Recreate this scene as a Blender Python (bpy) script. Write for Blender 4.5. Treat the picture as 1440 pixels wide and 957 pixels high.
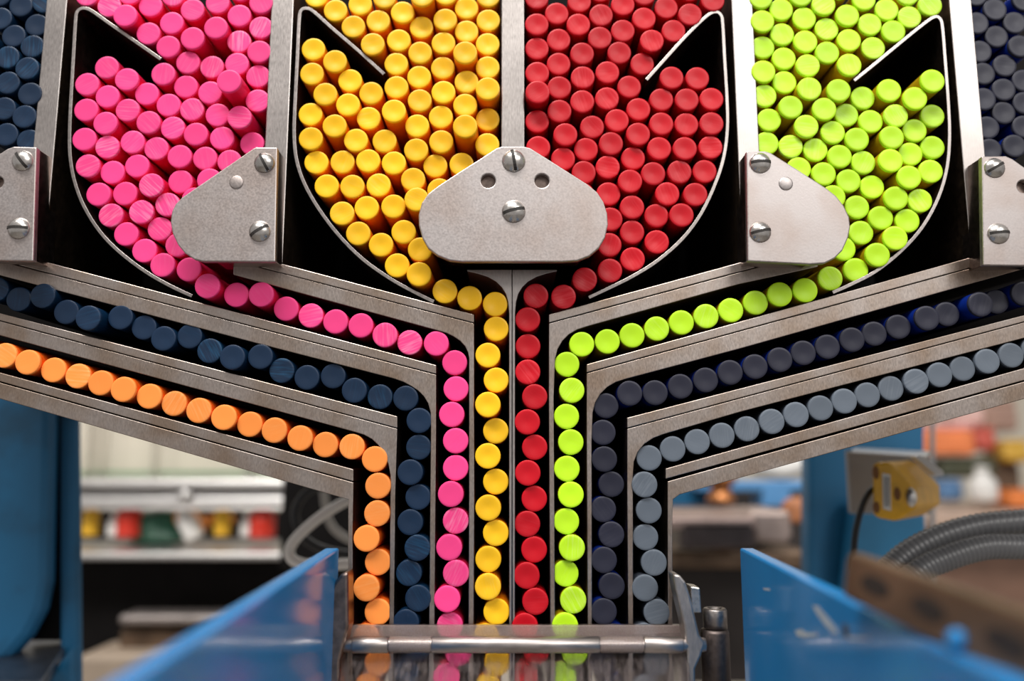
import bpy, bmesh, math, random
from mathutils import Vector
random.seed(7)
scene = bpy.context.scene
C = scene.collection
for o in list(bpy.data.objects): bpy.data.objects.remove(o)

# ------------------------------------------------------------------ camera
F = 1150.0                       # focal length in pixels of a 1440 wide frame
TH = math.atan(0.15)             # the camera looks slightly upwards
D = 0.2563                       # distance to the front plane of the machine
cam_d = bpy.data.cameras.new('camera'); cam = bpy.data.objects.new('camera', cam_d); C.objects.link(cam)
cam_d.sensor_width = 36; cam_d.lens = 36 * F / 1440
cam_d.clip_start = 0.002; cam_d.clip_end = 50
cam.location = (0, -D, 0); cam.rotation_euler = (math.pi / 2 + TH, 0, 0)
cam_d.dof.use_dof = True; cam_d.dof.focus_distance = D * 1.0; cam_d.dof.aperture_fstop = 5.2
scene.camera = cam
# ------------------------------------------------------------------ light
w = bpy.data.worlds.new('world'); scene.world = w; w.use_nodes = True
w.node_tree.nodes['Background'].inputs[0].default_value = (1.0, 0.955, 0.93, 1)
w.node_tree.nodes['Background'].inputs[1].default_value = 0.28
def area(name, loc, aim, sx, sy, power, col=(1, .97, .93)):
    l = bpy.data.lights.new(name, 'AREA'); l.shape = 'RECTANGLE'; l.size = sx; l.size_y = sy; l.energy = power; l.color = col
    o = bpy.data.objects.new(name, l); C.objects.link(o); o.location = loc
    o.rotation_euler = (Vector(aim) - Vector(loc)).to_track_quat('-Z', 'Y').to_euler(); return o
area('ceiling_lamp_a', (0.95, -1.75, 1.2), (0, 0, 0), 1.1, 0.6, 13)
area('ceiling_lamp_b', (-0.35, -0.9, 1.7), (0, 0, 0), 1.2, 0.35, 30)
area('background_fill_lamp', (0.0, 1.2, 1.7), (0, 1.0, 0), 2.2, 0.5, 8)  # unseen fill lamp added to brighten the things behind the machine
scene.view_settings.view_transform = 'Standard'; scene.view_settings.look = 'None'
scene.view_settings.gamma = 1; scene.view_settings.use_curve_mapping = False
scene.view_settings.exposure = 0.56

# ------------------------------------------------------------------ helpers
cT, sT = math.cos(TH), math.sin(TH)
def P(px, py, Y=0.0):
    """the point of the plane y = Y that stands at this place of the front elevation"""
    u, v = (px - 720) / F, (478.5 - py) / F
    t = (Y + D) / (cT - v * sT)
    return Vector((u * t, Y, t * (sT + v * cT)))
def tag(o, label, cat=None, group=None, kind=None):
    if label: o['label'] = label
    if cat: o['category'] = cat
    if group: o['group'] = group
    if kind or cat: o['kind'] = kind or 'thing'
    return o
def empty(name, loc=(0, 0, 0)):
    o = bpy.data.objects.new(name, None); C.objects.link(o); o.location = loc; o.empty_display_size = .01; return o
def link(name, me, m, parent=None, bevel=0.0, smooth=False, seg=2):
    if m is not None and not me.materials: me.materials.append(m)
    o = bpy.data.objects.new(name, me); C.objects.link(o)
    if parent is not None:
        o.parent = parent; o.location = -parent.location if parent.type == 'EMPTY' and parent.parent is None else (0, 0, 0)
    if smooth:
        for p in me.polygons: p.use_smooth = True
    if bevel:
        b = o.modifiers.new('edge', 'BEVEL'); b.width = bevel; b.segments = seg; b.limit_method = 'ANGLE'; b.angle_limit = math.radians(35); b.use_clamp_overlap = True
    return o
def mesh(name, vs, fs):
    me = bpy.data.meshes.new(name); me.from_pydata([tuple(v) for v in vs], [], fs)
    bm = bmesh.new(); bm.from_mesh(me); bmesh.ops.recalc_face_normals(bm, faces=bm.faces); bm.to_mesh(me); bm.free(); return me
def prism_w(name, pts, vec, m, parent=None, bevel=0.00015, smooth=False):
    n = len(pts); vs = [Vector(p) for p in pts] + [Vector(p) + Vector(vec) for p in pts]
    fs = [list(range(n)), list(range(2 * n - 1, n - 1, -1))] + [[i, (i + 1) % n, n + (i + 1) % n, n + i] for i in range(n)]
    return link(name, mesh(name, vs, fs), m, parent, bevel, smooth)
def dark_flanks(o, m):
    # front edge keeps its metal, flank faces get a darker one
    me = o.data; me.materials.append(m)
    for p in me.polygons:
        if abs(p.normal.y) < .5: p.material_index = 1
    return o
def prism(name, px, y0, y1, m, parent=None, bevel=0.00015):
    """outline given in front elevation at depth y0, carried straight back to y1"""
    return prism_w(name, [P(x, y, y0) for x, y in px], (0, y1 - y0, 0), m, parent, bevel)
def box(name, x0, y0, x1, y1, Y, dep, m, parent=None, bevel=0.0006):
    a = P(x0, y1, Y); b = P(x1, y0, Y)
    pts = [(a.x, Y, a.z), (b.x, Y, a.z), (b.x, Y, b.z), (a.x, Y, b.z)]
    return prism_w(name, pts, (0, dep, 0), m, parent, bevel)
def tube(name, pts, r, m, parent=None, seg=12, closed=False, rfun=None, sub=6):
    P_ = [Vector(p) for p in pts]; path = []
    for i in range(len(P_) - 1):            # Catmull-Rom
        p0 = P_[max(i - 1, 0)]; p1 = P_[i]; p2 = P_[i + 1]; p3 = P_[min(i + 2, len(P_) - 1)]
        for k in range(sub):
            t = k / sub
            path.append(.5 * ((2 * p1) + (p2 - p0) * t + (2 * p0 - 5 * p1 + 4 * p2 - p3) * t * t + (3 * p1 - p0 - 3 * p2 + p3) * t ** 3))
    path.append(P_[-1]); vs = []; fs = []; nrm = None
    for i, p in enumerate(path):
        d = (path[min(i + 1, len(path) - 1)] - path[max(i - 1, 0)]).normalized()
        if nrm is None: nrm = d.orthogonal().normalized()
        nrm = (nrm - d * nrm.dot(d)).normalized(); bn = d.cross(nrm)
        rr = rfun(i) if rfun else r
        for k in range(seg):
            a = 2 * math.pi * k / seg; vs.append(p + (nrm * math.cos(a) + bn * math.sin(a)) * rr)
    for i in range(len(path) - 1):
        for k in range(seg): fs.append([i * seg + k, i * seg + (k + 1) % seg, (i + 1) * seg + (k + 1) % seg, (i + 1) * seg + k])
    fs.append(list(range(seg))); fs.append(list(range((len(path) - 1) * seg, len(path) * seg)))
    return link(name, mesh(name, vs, fs), m, parent, smooth=True)
def lathe(name, prof, m, loc, axis=(0, 1, 0), seg=24, parent=None, mats=None, smooth=True):
    """profile of (radius, distance along axis)"""
    ax = Vector(axis).normalized(); n1 = ax.orthogonal().normalized(); n2 = ax.cross(n1); loc = Vector(loc)
    vs = []; fs = []; idx = []
    for r, h in prof:
        if r < 1e-9: idx.append([len(vs)]); vs.append(loc + ax * h)
        else:
            idx.append(list(range(len(vs), len(vs) + seg)))
            for k in range(seg):
                a = 2 * math.pi * k / seg; vs.append(loc + ax * h + (n1 * math.cos(a) + n2 * math.sin(a)) * r)
    for a, b in zip(idx[:-1], idx[1:]):
        for k in range(seg):
            k2 = (k + 1) % seg
            if len(a) == 1 and len(b) == 1: continue
            if len(a) == 1: fs.append([a[0], b[k], b[k2]])
            elif len(b) == 1: fs.append([a[k], a[k2], b[0]])
            else: fs.append([a[k], a[k2], b[k2], b[k]])
    if len(idx[0]) > 1: fs.append(list(reversed(idx[0])))
    if len(idx[-1]) > 1: fs.append(idx[-1])
    return link(name, mesh(name, vs, fs), m, parent, smooth=smooth)

# ------------------------------------------------------------------ materials
def new_mat(name):
    m = bpy.data.materials.new(name); m.use_nodes = True
    return m, m.node_tree, m.node_tree.nodes['Principled BSDF']
def nd(nt, t, **kw):
    n = nt.nodes.new(t)
    for k, v in kw.items(): setattr(n, k, v)
    return n
def ramp(nt, fac, stops):
    r = nd(nt, 'ShaderNodeValToRGB'); el = r.color_ramp.elements
    while len(el) < len(stops): el.new(.5)
    for e, (p, c) in zip(el, stops): e.position = p; e.color = (*c, 1)
    nt.links.new(fac, r.inputs[0]); return r.outputs[0]
def metal(name, col, rough, stretch=(1, 1, 1), scale=900, contrast=.25, bump=.06, blotch=.25, metallic=1.0, wear=None):
    m, nt, b = new_mat(name); tc = nd(nt, 'ShaderNodeTexCoord')
    mp = nd(nt, 'ShaderNodeMapping'); mp.inputs['Scale'].default_value = stretch; nt.links.new(tc.outputs['Object'], mp.inputs[0])
    n1 = nd(nt, 'ShaderNodeTexNoise'); n1.inputs['Scale'].default_value = scale; n1.inputs['Detail'].default_value = 5; nt.links.new(mp.outputs[0], n1.inputs['Vector'])
    n2 = nd(nt, 'ShaderNodeTexNoise'); n2.inputs['Scale'].default_value = 60; n2.inputs['Detail'].default_value = 6; nt.links.new(tc.outputs['Object'], n2.inputs['Vector'])
    c1 = ramp(nt, n1.outputs[0], [(.3, [x * (1 - contrast) for x in col]), (.7, [min(1, x * (1 + contrast * .6)) for x in col])])
    c2 = ramp(nt, n2.outputs[0], [(.35, wear or [1 - blotch] * 3), (.6, (1, 1, 1))])
    mx = nd(nt, 'ShaderNodeMix', data_type='RGBA', blend_type='MULTIPLY'); mx.inputs[0].default_value = 1
    nt.links.new(c1, mx.inputs[6]); nt.links.new(c2, mx.inputs[7]); nt.links.new(mx.outputs[2], b.inputs['Base Color'])
    b.inputs['Metallic'].default_value = metallic
    mr = nd(nt, 'ShaderNodeMapRange'); mr.inputs[3].default_value = rough * .75; mr.inputs[4].default_value = min(1, rough * 1.35); nt.links.new(n1.outputs[0], mr.inputs[0]); nt.links.new(mr.outputs[0], b.inputs['Roughness'])
    bp = nd(nt, 'ShaderNodeBump'); bp.inputs['Strength'].default_value = bump; bp.inputs['Distance'].default_value = .0003; nt.links.new(n1.outputs[0], bp.inputs['Height']); nt.links.new(bp.outputs[0], b.inputs['Normal'])
    return m
def paint(name, col, rough=.4, var=.15, metallic=0, coat=0, scale=40, spec=.5, dark=None):
    m, nt, b = new_mat(name); tc = nd(nt, 'ShaderNodeTexCoord')
    n = nd(nt, 'ShaderNodeTexNoise'); n.inputs['Scale'].default_value = scale; n.inputs['Detail'].default_value = 6; nt.links.new(tc.outputs['Object'], n.inputs['Vector'])
    c = ramp(nt, n.outputs[0], [(.32, dark or [x * (1 - var) for x in col]), (.55, col), (.8, [min(1, x * (1 + var * .5)) for x in col])])
    nt.links.new(c, b.inputs['Base Color']); b.inputs['Roughness'].default_value = rough; b.inputs['Metallic'].default_value = metallic
    b.inputs['Coat Weight'].default_value = coat; b.inputs['Coat Roughness'].default_value = .06; b.inputs['Specular IOR Level'].default_value = spec
    return m
def wax(name, col, streak, rough=.42, s_amt=.5, spec=.3):
    """cut end of a wax stick: faint saw streaks whose direction differs from stick to stick"""
    m, nt, b = new_mat(name); tc = nd(nt, 'ShaderNodeTexCoord'); oi = nd(nt, 'ShaderNodeObjectInfo')
    mul = nd(nt, 'ShaderNodeMath', operation='MULTIPLY'); mul.inputs[1].default_value = 6.28; nt.links.new(oi.outputs['Random'], mul.inputs[0])
    rot = nd(nt, 'ShaderNodeVectorRotate', rotation_type='Y_AXIS'); nt.links.new(tc.outputs['Object'], rot.inputs['Vector']); nt.links.new(mul.outputs[0], rot.inputs['Angle'])
    mp = nd(nt, 'ShaderNodeMapping'); mp.inputs['Scale'].default_value = (120, 200, 1500); nt.links.new(rot.outputs[0], mp.inputs[0])
    cb = nd(nt, 'ShaderNodeCombineXYZ'); nt.links.new(mul.outputs[0], cb.inputs[0]); nt.links.new(mul.outputs[0], cb.inputs[2])
    ad = nd(nt, 'ShaderNodeVectorMath', operation='MULTIPLY_ADD'); ad.inputs[1].default_value = (1, 1, 1); nt.links.new(mp.outputs[0], ad.inputs[0]); nt.links.new(cb.outputs[0], ad.inputs[2])
    n = nd(nt, 'ShaderNodeTexNoise'); n.inputs['Scale'].default_value = 1.0; n.inputs['Detail'].default_value = 3; nt.links.new(ad.outputs[0], n.inputs['Vector'])
    sel = nd(nt, 'ShaderNodeMath', operation='MULTIPLY'); sel.inputs[1].default_value = 17.31; nt.links.new(oi.outputs['Random'], sel.inputs[0])
    fr_ = nd(nt, 'ShaderNodeMath', operation='FRACT'); nt.links.new(sel.outputs[0], fr_.inputs[0])
    pw = nd(nt, 'ShaderNodeMath', operation='POWER'); pw.inputs[1].default_value = 2.5; nt.links.new(fr_.outputs[0], pw.inputs[0])
    nf = ramp(nt, n.outputs[0], [(.45, (0, 0, 0)), (.72, (1, 1, 1))])
    mf = nd(nt, 'ShaderNodeMath', operation='MULTIPLY'); nt.links.new(nf, mf.inputs[0]); nt.links.new(pw.outputs[0], mf.inputs[1])
    c = ramp(nt, mf.outputs[0], [(0, col), (1, [a + (s - a) * s_amt for a, s in zip(col, streak)])])
    hs = nd(nt, 'ShaderNodeHueSaturation'); nt.links.new(c, hs.inputs['Color'])
    mr = nd(nt, 'ShaderNodeMapRange'); mr.inputs[3].default_value = .86; mr.inputs[4].default_value = 1.1; nt.links.new(oi.outputs['Random'], mr.inputs[0]); nt.links.new(mr.outputs[0], hs.inputs['Value'])
    nt.links.new(hs.outputs[0], b.inputs['Base Color'])
    b.inputs['Roughness'].default_value = rough; b.inputs['Specular IOR Level'].default_value = spec
    bp = nd(nt, 'ShaderNodeBump'); bp.inputs['Strength'].default_value = .06; bp.inputs['Distance'].default_value = .0001; nt.links.new(n.outputs[0], bp.inputs['Height']); nt.links.new(bp.outputs[0], b.inputs['Normal'])
    return m

STEEL = metal('brushed_steel', (.50, .46, .44), .36, (1, .3, .2), 2600, .13, .05, .16)
STEELH = metal('rail_steel', (.47, .41, .375), .36, (1, .3, .35), 2600, .15, .06, .2, wear=(.80, .70, .60))
PLATE = metal('plate_steel', (.48, .44, .43), .45, (1, 1, 1), 1500, .10, .05, .14, wear=(.90, .84, .80))
SHEET = metal('sheet_steel', (.44, .40, .38), .38, (1, 1, 1), 900, .2, .05, .2)
DARKM = metal('oily_steel', (.30, .23, .20), .30, (1, 1, 1), 500, .3, .05, .4)
FLANK = metal('dark_brown_flank', (.20, .14, .10), .38, (1, 1, 1), 500, .3, .05, .45)
DARK_FLANK = metal('near_black_flank', (.085, .065, .055), .42, (1, 1, 1), 500, .3, .05, .45)
CHROME = metal('screw_steel', (.66, .63, .60), .27, (1, 1, 1), 900, .12, .03, .25)
BLACK = paint('blackened_back', (.006, .005, .005), .75, .4, spec=.15)
SLOT = paint('slot_shadow_dirt', (.02, .016, .014), .6, .3)
BLUE = paint('blue_machine_paint', (.022, .23, .56), .14, .10, spec=.42)
BLUED = paint('blue_cabinet_paint', (.009, .125, .27), .5, .2, scale=30, dark=(.008, .06, .12))
CREAM = paint('cream_wall', (.72, .66, .55), .7, .05, scale=3)
ALU = metal('aluminium', (.78, .76, .74), .35, (1, 1, 1), 300, .06, .02, .08)
GREYP = paint('grey_paint', (.36, .35, .35), .5, .12)
DARK = paint('dark_machine', (.025, .018, .016), .6, .4)
BROWN = paint('worn_brown_steel', (.17, .11, .07), .4, .4, metallic=.5, scale=60)
RUBBER = paint('black_rubber', (.012, .012, .014), .4, .2)
WHITE = paint('white_plastic', (.75, .73, .70), .4, .06)
YEL = paint('yellow_sensor_plastic', (.80, .42, .012), .35, .15, scale=200)
CONDUIT = paint('grey_conduit', (.14, .14, .145), .35, .2)

def acrylic(name, base, lo, hi, rough, scl, tint):
    m, nt, b = new_mat(name); tc = nd(nt, 'ShaderNodeTexCoord')
    mp = nd(nt, 'ShaderNodeMapping'); mp.inputs['Scale'].default_value = scl; nt.links.new(tc.outputs['Object'], mp.inputs[0])
    n = nd(nt, 'ShaderNodeTexNoise'); n.inputs['Scale'].default_value = 1; n.inputs['Detail'].default_value = 4; nt.links.new(mp.outputs[0], n.inputs['Vector'])
    b.inputs['Base Color'].default_value = base; b.inputs['Roughness'].default_value = .25
    tr = nd(nt, 'ShaderNodeBsdfTransparent'); tr.inputs[0].default_value = tint
    rf = nd(nt, 'ShaderNodeBsdfRefraction'); rf.inputs['IOR'].default_value = 1.05; rf.inputs['Roughness'].default_value = rough
    m1 = nd(nt, 'ShaderNodeMixShader'); m1.inputs[0].default_value = .7; nt.links.new(tr.outputs[0], m1.inputs[1]); nt.links.new(rf.outputs[0], m1.inputs[2])
    f = ramp(nt, n.outputs[0], [(.38, (lo,) * 3), (.75, (hi,) * 3)])
    m2 = nd(nt, 'ShaderNodeMixShader'); nt.links.new(f, m2.inputs[0]); nt.links.new(m1.outputs[0], m2.inputs[1]); nt.links.new(b.outputs[0], m2.inputs[2])
    nt.links.new(m2.outputs[0], nt.nodes['Material Output'].inputs['Surface']); return m
HAZY = acrylic('hazy_acrylic_edge', (.42, .33, .30, 1), .22, .62, .3, (2500, 900, 2500), (.9, .88, .87, 1))
ROD = metal('satin_rod', (.50, .45, .43), .36, (.2, 1, 1), 900, .15, .04, .25)
POST = metal('dull_dark_steel', (.16, .13, .12), .5, (1, 1, 1), 900, .2, .05, .3)
ACRYL = acrylic('scratched_acrylic', (.24, .19, .18, 1), .03, .24, .45, (900, 300, 60), (.92, .9, .89, 1))

# ------------------------------------------------------------------ setting
def structure(name, pts, vec, m): return tag(prism_w(name, pts, vec, m, bevel=0), None, kind='structure')
structure('floor', [(-4, -2.5, -.95), (4, -2.5, -.95), (4, 2.6, -.95), (-4, 2.6, -.95)], (0, 0, -.05), paint('concrete_floor', (.25, .23, .21), .6, .2, scale=4))
structure('wall_back', [(-4, 2.6, -.95), (4, 2.6, -.95), (4, 2.6, 2.6), (-4, 2.6, 2.6)], (0, .1, 0), CREAM)

# ------------------------------------------------------------------ the sorting machine
DEPTH = .070
# dark back panel that closes hoppers, tracks and channels
prism_w('back_panel', [Vector((P(x, y).x, .086, P(x, y).z)) for x, y in
        [(-340, -340), (1780, -340), (1780, 446), (945, 680), (945, 1000), (490, 1000), (490, 680), (-340, 450)]], (0, .004, 0), BLACK)
tag(bpy.data.objects['back_panel'], 'blackened back panel closing the hoppers and channels behind the crayons', 'panel')

def longer(poly):
    # rails run on past the frame in the same direction
    n = len(poly); out = []
    for i, (x, y) in enumerate(poly):
        far = -340 if x == -60 else 1780 if x == 1500 else None
        if far is None: out.append((x, y)); continue
        q = next(p for p in (poly[(i + 1) % n], poly[i - 1]) if p[0] != x)
        out.append((far, y + (far - x) * (q[1] - y) / (q[0] - x)))
    return out
def rail(label, strip, guide):
    strip, guide = longer(strip), longer(guide)
    e = empty('track_rail', P(*strip[0])); tag(e, label, 'rail', 'steel track rails')
    dark_flanks(prism('floor_strip', strip, 0, DEPTH, STEELH, e, .00022), DARK_FLANK)
    dark_flanks(prism('guide_plate', guide, 0.0003, DEPTH, STEELH, e, .00022), DARK_FLANK)
    return e
B = 1000
rail('steel rail ending in a rounded corner between yellow hopper and sloping pink track',
     [(322, 351), (666.5, 442), (666.5, 453.5), (322, 364)],
     [(328, 366), (666.5, 454.5), (667, 700), (665.5, B), (658, B), (659.6, 700), (659.6, 503), (658, 495), (654, 486.5), (647, 479), (638, 473), (628, 468), (616, 464.5), (328, 386)])
rail('long steel rail between the sloping pink track and the dark blue track',
     [(-60, 335), (613.3, 513), (613.3, 525.5), (-60, 350)],
     [(-60, 351), (613.3, 526.5), (613.3, 600), (610, B), (602, B), (606, 600), (605.5, 580), (602, 567), (596, 557), (588, 549), (579, 543), (568, 537), (554, 532), (360, 482), (-60, 371)])
rail('steel rail between the left dark blue track and the orange track',
     [(-60, 424.5), (558.7, 585), (558.7, 601.5), (-60, 434)],
     [(-60, 435), (558.7, 602.5), (556, 690), (552.5, B), (546, B), (549, 690), (549, 668), (546, 652), (540, 637), (532, 625.5), (523, 617), (512, 611), (499, 607), (-60, 455)])
rail('lowest steel rail under the row of orange crayons',
     [(-60, 507), (497, 659.5), (497, 676.5), (-60, 519)],
     [(-60, 520.5), (497, 678), (496, 740), (495.5, B), (488.5, B), (489.5, 740), (489.5, 702), (384, 671.5), (-60, 543)])
rail('steel rail ending in a rounded corner between red hopper and sloping green track',
     [(772, 442), (1150, 339), (1150, 352), (772, 453.5)],
     [(772, 454.5), (1150, 353), (1150, 375), (1040, 399), (826, 458.5), (812, 463), (800, 470), (791, 479), (784, 491), (780.6, 505), (778.6, 560), (781.5, B), (774.5, B), (771.8, 560)])
rail('long steel rail between the sloping green track and the violet blue track',
     [(825, 512), (1500, 324), (1500, 339), (825, 523.5)],
     [(825, 524.5), (1500, 340), (1500, 361), (1040, 490), (880, 532.5), (866, 537), (854, 544), (844, 554), (837, 566), (833.5, 580), (832, 620), (833, B), (827, B), (825, 600)])
rail('steel rail between the violet blue track and the grey track',
     [(882, 587), (1500, 427.5), (1500, 436), (882, 601.5)],
     [(882, 602.5), (1500, 437), (1500, 459.5), (1040, 579), (932, 610.5), (918, 616), (906, 624), (897, 635), (891.5, 649), (890, 670), (891, B), (884, B), (882, 680)])
rail('lowest steel rail under the row of grey crayons',
     [(936, 658.5), (1500, 500.5), (1500, 518), (936, 673)],
     [(938.8, 676.5), (1500, 519.5), (1500, 544), (956, 695), (946.5, 702), (945.5, 740), (947, B), (940, B), (938.8, 740)])
# centre wall with its flared top
t = empty('channel_wall', P(720, 380)); tag(t, 'thin centre wall with flared top between yellow and red channels', 'wall plate')
lf = [(657, 381), (672, 384.5), (686, 389), (698, 396), (706, 404), (711.5, 413), (714.6, 424), (716, 440), (716.2, B), (719.6, B), (719.6, 379), (657, 379)]
prism('wall_half', lf, 0, DEPTH, STEEL, t); prism('wall_half', [(1440.2 - x, y) for x, y in lf][::-1], 0, DEPTH, STEEL, t)

def bar(label, x0, x1, ybot):
    a = P(x0, 0); b = P(x1, 0); zt = P(720, -330).z; zb = P(720, ybot).z
    o = prism_w('divider_bar', [(a.x, 0, zb), (b.x, 0, zb), (b.x, 0, zt), (a.x, 0, zt)], (0, DEPTH, 0), STEEL, None, .0003)
    dark_flanks(o, FLANK)
    tag(o, label, 'bar', 'upright hopper divider bars')
bar('upright steel bar between dark blue and pink hoppers', 65.5, 94.5, 362)
bar('upright steel bar between pink and yellow hoppers', 382, 413, 374)
bar('upright steel bar between yellow and red hoppers above the central plate', 705.3, 737, 300)
bar('upright steel bar between red and green hoppers', 1028.5, 1058, 374)
bar('upright steel bar between green and violet blue hoppers', 1334.5, 1366, 362)

def liner(label, pts, th=5.0):
    """bent sheet that forms baffle, side and curved floor of a hopper"""
    w_ = [P(x, y) for x, y in pts]; sm = []
    for i in range(len(w_) - 1):
        p0 = w_[max(i - 1, 0)]; p1 = w_[i]; p2 = w_[i + 1]; p3 = w_[min(i + 2, len(w_) - 1)]
        for k in range(4):
            t_ = k / 4; sm.append(.5 * ((2 * p1) + (p2 - p0) * t_ + (2 * p0 - 5 * p1 + 4 * p2 - p3) * t_ ** 2 + (3 * p1 - p0 - 3 * p2 + p3) * t_ ** 3))
    sm.append(w_[-1]); h = th * .000223 / 2; L = []; R_ = []
    for i, p in enumerate(sm):
        d = (sm[min(i + 1, len(sm) - 1)] - sm[max(i - 1, 0)]).normalized(); n = Vector((-d.z, 0, d.x))
        L.append(p + n * h); R_.append(p - n * h)
    o = prism_w('hopper_liner', L + R_[::-1], (0, DEPTH, 0), SHEET, None, .00012)
    dark_flanks(o, DARK_FLANK)
    tag(o, label, 'chute', 'bent sheet hopper liners')
liner('bent steel sheet with slanted baffle lining the pink hopper',
      [(226, 83), (190, 58), (150, 30), (127, 14), (115, 11.5), (108, 17), (106, 30), (103, 80), (99, 150), (97.5, 195), (99, 225), (105, 256), (118, 290), (140, 325), (168, 354), (205, 382), (240, 402), (270, 416)])
liner('bent steel sheet with slanted baffle lining the yellow hopper',
      [(540, 104), (505, 72), (470, 42), (442, 17), (431, 11.5), (423, 15), (420.5, 28), (418, 80), (414.5, 150), (413.5, 190), (417, 225), (428, 258), (448, 293), (476, 330), (510, 364), (548, 391), (580, 409), (610, 424)])
liner('bent steel sheet with slanted baffle lining the red hopper',
      [(909, 112), (935, 83), (965, 50), (993, 23), (1006, 16.5), (1014, 21), (1016.5, 34), (1019, 80), (1022.5, 140), (1023, 180), (1018, 220), (1006, 258), (986, 300), (960, 335), (925, 366), (890, 388), (858, 404), (828, 418)])
liner('bent steel sheet with slanted baffle lining the green hopper',
      [(1201, 113), (1225, 94), (1260, 65), (1297, 35), (1314, 23.5), (1322, 26), (1325.5, 38), (1329, 80), (1333.5, 140), (1335.5, 190), (1332, 235), (1320, 277), (1298, 318), (1268, 352), (1232, 381), (1198, 399), (1171, 411)])

# ------------------------------------------------------------------ bracket plates with screws
def screw(parent, px, py, Y, r, ang, m=CHROME):
    s = .000223 * (D + Y) / D; R = r * s; c = P(px, py, Y)
    h = lathe('screw', [(0, -.55 * R), (.35 * R, -.52 * R), (.7 * R, -.38 * R), (.92 * R, -.16 * R), (R, 0), (R, .05 * R)], m, c, parent=parent, seg=28)
    if parent: h.location = -parent.location
    a = math.radians(ang); u = Vector((math.cos(a), 0, math.sin(a))); v = Vector((-math.sin(a), 0, math.cos(a)))
    # slot: dark groove following the dome
    L = []; 
    for k in range(9):
        q = -1 + 2 * k / 8; L.append((q * .93 * R, -.57 * R * math.sqrt(max(0, 1 - (q * .93) ** 2)) - .012 * R))
    vs = []; fs = []
    for q, y in L:
        for sgn in (-1, 1): vs.append(c + u * q + v * (.13 * R * sgn) + Vector((0, y, 0)))
        for sgn in (-1, 1): vs.append(c + u * q + v * (.13 * R * sgn) + Vector((0, y + .1 * R, 0)))
    for k in range(8):
        b0 = 4 * k; b1 = b0 + 4
        fs += [[b0, b0 + 1, b1 + 1, b1], [b0 + 2, b0 + 3, b1 + 3, b1 + 2], [b0, b0 + 2, b1 + 2, b1], [b0 + 1, b0 + 3, b1 + 3, b1 + 1]]
    sl = link('slot', mesh('slot', vs, fs), SLOT, h); sl.location = (0, 0, 0)
    return h
YP = -.0105
def hole_poly(outline): return outline
def bracket(label, outline, block, screws, pins=(), holes=()):
    e = empty('bracket', P(*outline[0], YP)); tag(e, label, 'bracket', 'steel brackets screwed over the dividers')
    pl = prism('plate', outline, YP, YP + .0022, PLATE, e, .0004)
    prism('spacer_block', block, YP + .0024, 0.004, DARKM, e, .0003)
    for (x, y, r, a) in screws: screw(e, x, y, YP, r, a)
    for (x, y, r) in pins:
        R = r * .000214; lathe('pin', [(0, -.16 * R), (.8 * R, -.15 * R), (.96 * R, -.08 * R), (R, 0), (R, .1 * R)], PLATE, P(x, y, YP), parent=e, seg=24).location = -e.location
    for (x, y, r) in holes:       # drilled hole with rim, bored through by a boolean
        R = r * .000214; c = P(x, y, YP)
        cut = lathe('hole_bore', [(R, -.002), (R, .0026)], SLOT, c, seg=28, smooth=False)
        md = pl.modifiers.new('bore', 'BOOLEAN'); md.operation = 'DIFFERENCE'; md.object = cut; md.solver = 'EXACT'
        cutters.append((pl, cut))
    return e
cutters = []
cen = [(698, 208), (706, 205.5), (737, 205.5), (746, 208), (770, 223), (800, 242), (826, 258.5), (840, 270), (849, 284), (854, 300), (855, 316), (851, 334), (842, 349), (829, 360), (812, 366.5), (790, 368), (722, 368), (650, 368), (632, 366), (615, 359), (602, 349), (594, 335), (589, 317), (588.5, 302), (593, 285), (602, 272), (616, 261), (645, 242), (675, 223)]
bracket('central rounded triangular steel plate between yellow and red hoppers', cen,
        [(690, 214), (750, 214), (836, 274), (846, 300), (842, 332), (815, 361), (632, 361), (601, 334), (597, 304), (608, 276)],
        [(722.5, 226, 17.5, 100), (722.5, 297, 17.5, 14)], (), [(686.5, 254, 10.5), (762, 254, 10.5)])
pinkb = [(356, 208.5), (360, 206.5), (390, 207), (387, 368), (285, 367.5), (273, 364.5), (260, 356), (250, 344), (242.5, 328), (239.5, 312), (241.5, 297), (247, 286), (256, 277)]
bracket('steel bracket plate with a rounded lobe over the pink hopper', pinkb,
        [(364, 213), (389.5, 207.5), (386.5, 367), (300, 366), (285, 340), (300, 270)],
        [(372, 229, 15.5, 118), (365.5, 325, 16, 32)], [(332.5, 256, 10.5)])
greenb = [(1049.5, 212.5), (1076, 212), (1084, 214.5), (1120, 237), (1162, 264), (1176, 275), (1187, 289), (1194.5, 305), (1196, 319), (1193, 334), (1185, 352), (1174, 363), (1160, 370), (1140, 371.5), (1051.5, 367)]
bracket('steel bracket plate with a rounded lobe over the green hopper', greenb,
        [(1050, 213), (1075, 217), (1140, 275), (1155, 340), (1140, 369), (1052, 366)],
        [(1069, 229, 16, 2), (1069, 326, 16, 12)], [(1105, 258, 10.5)])
leftb = [(51.5, 206.5), (20, 205.5), (10, 209), (-30, 235), (-70, 262), (-84, 290), (-84, 320), (-70, 350), (-45, 366), (46.5, 367)]
bracket('steel bracket plate cut off by the frame over the dark blue hopper', leftb,
        [(51, 207), (0, 215), (-30, 250), (-40, 360), (46, 366.5)],
        [(32, 226, 16, -52), (26.5, 321, 16.5, 0)], (), [(-4, 256, 9)])
rightb = [(1380.5, 219.5), (1415, 219), (1424, 223), (1470, 256), (1500, 285), (1505, 320), (1490, 355), (1465, 374), (1383, 373)]
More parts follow.
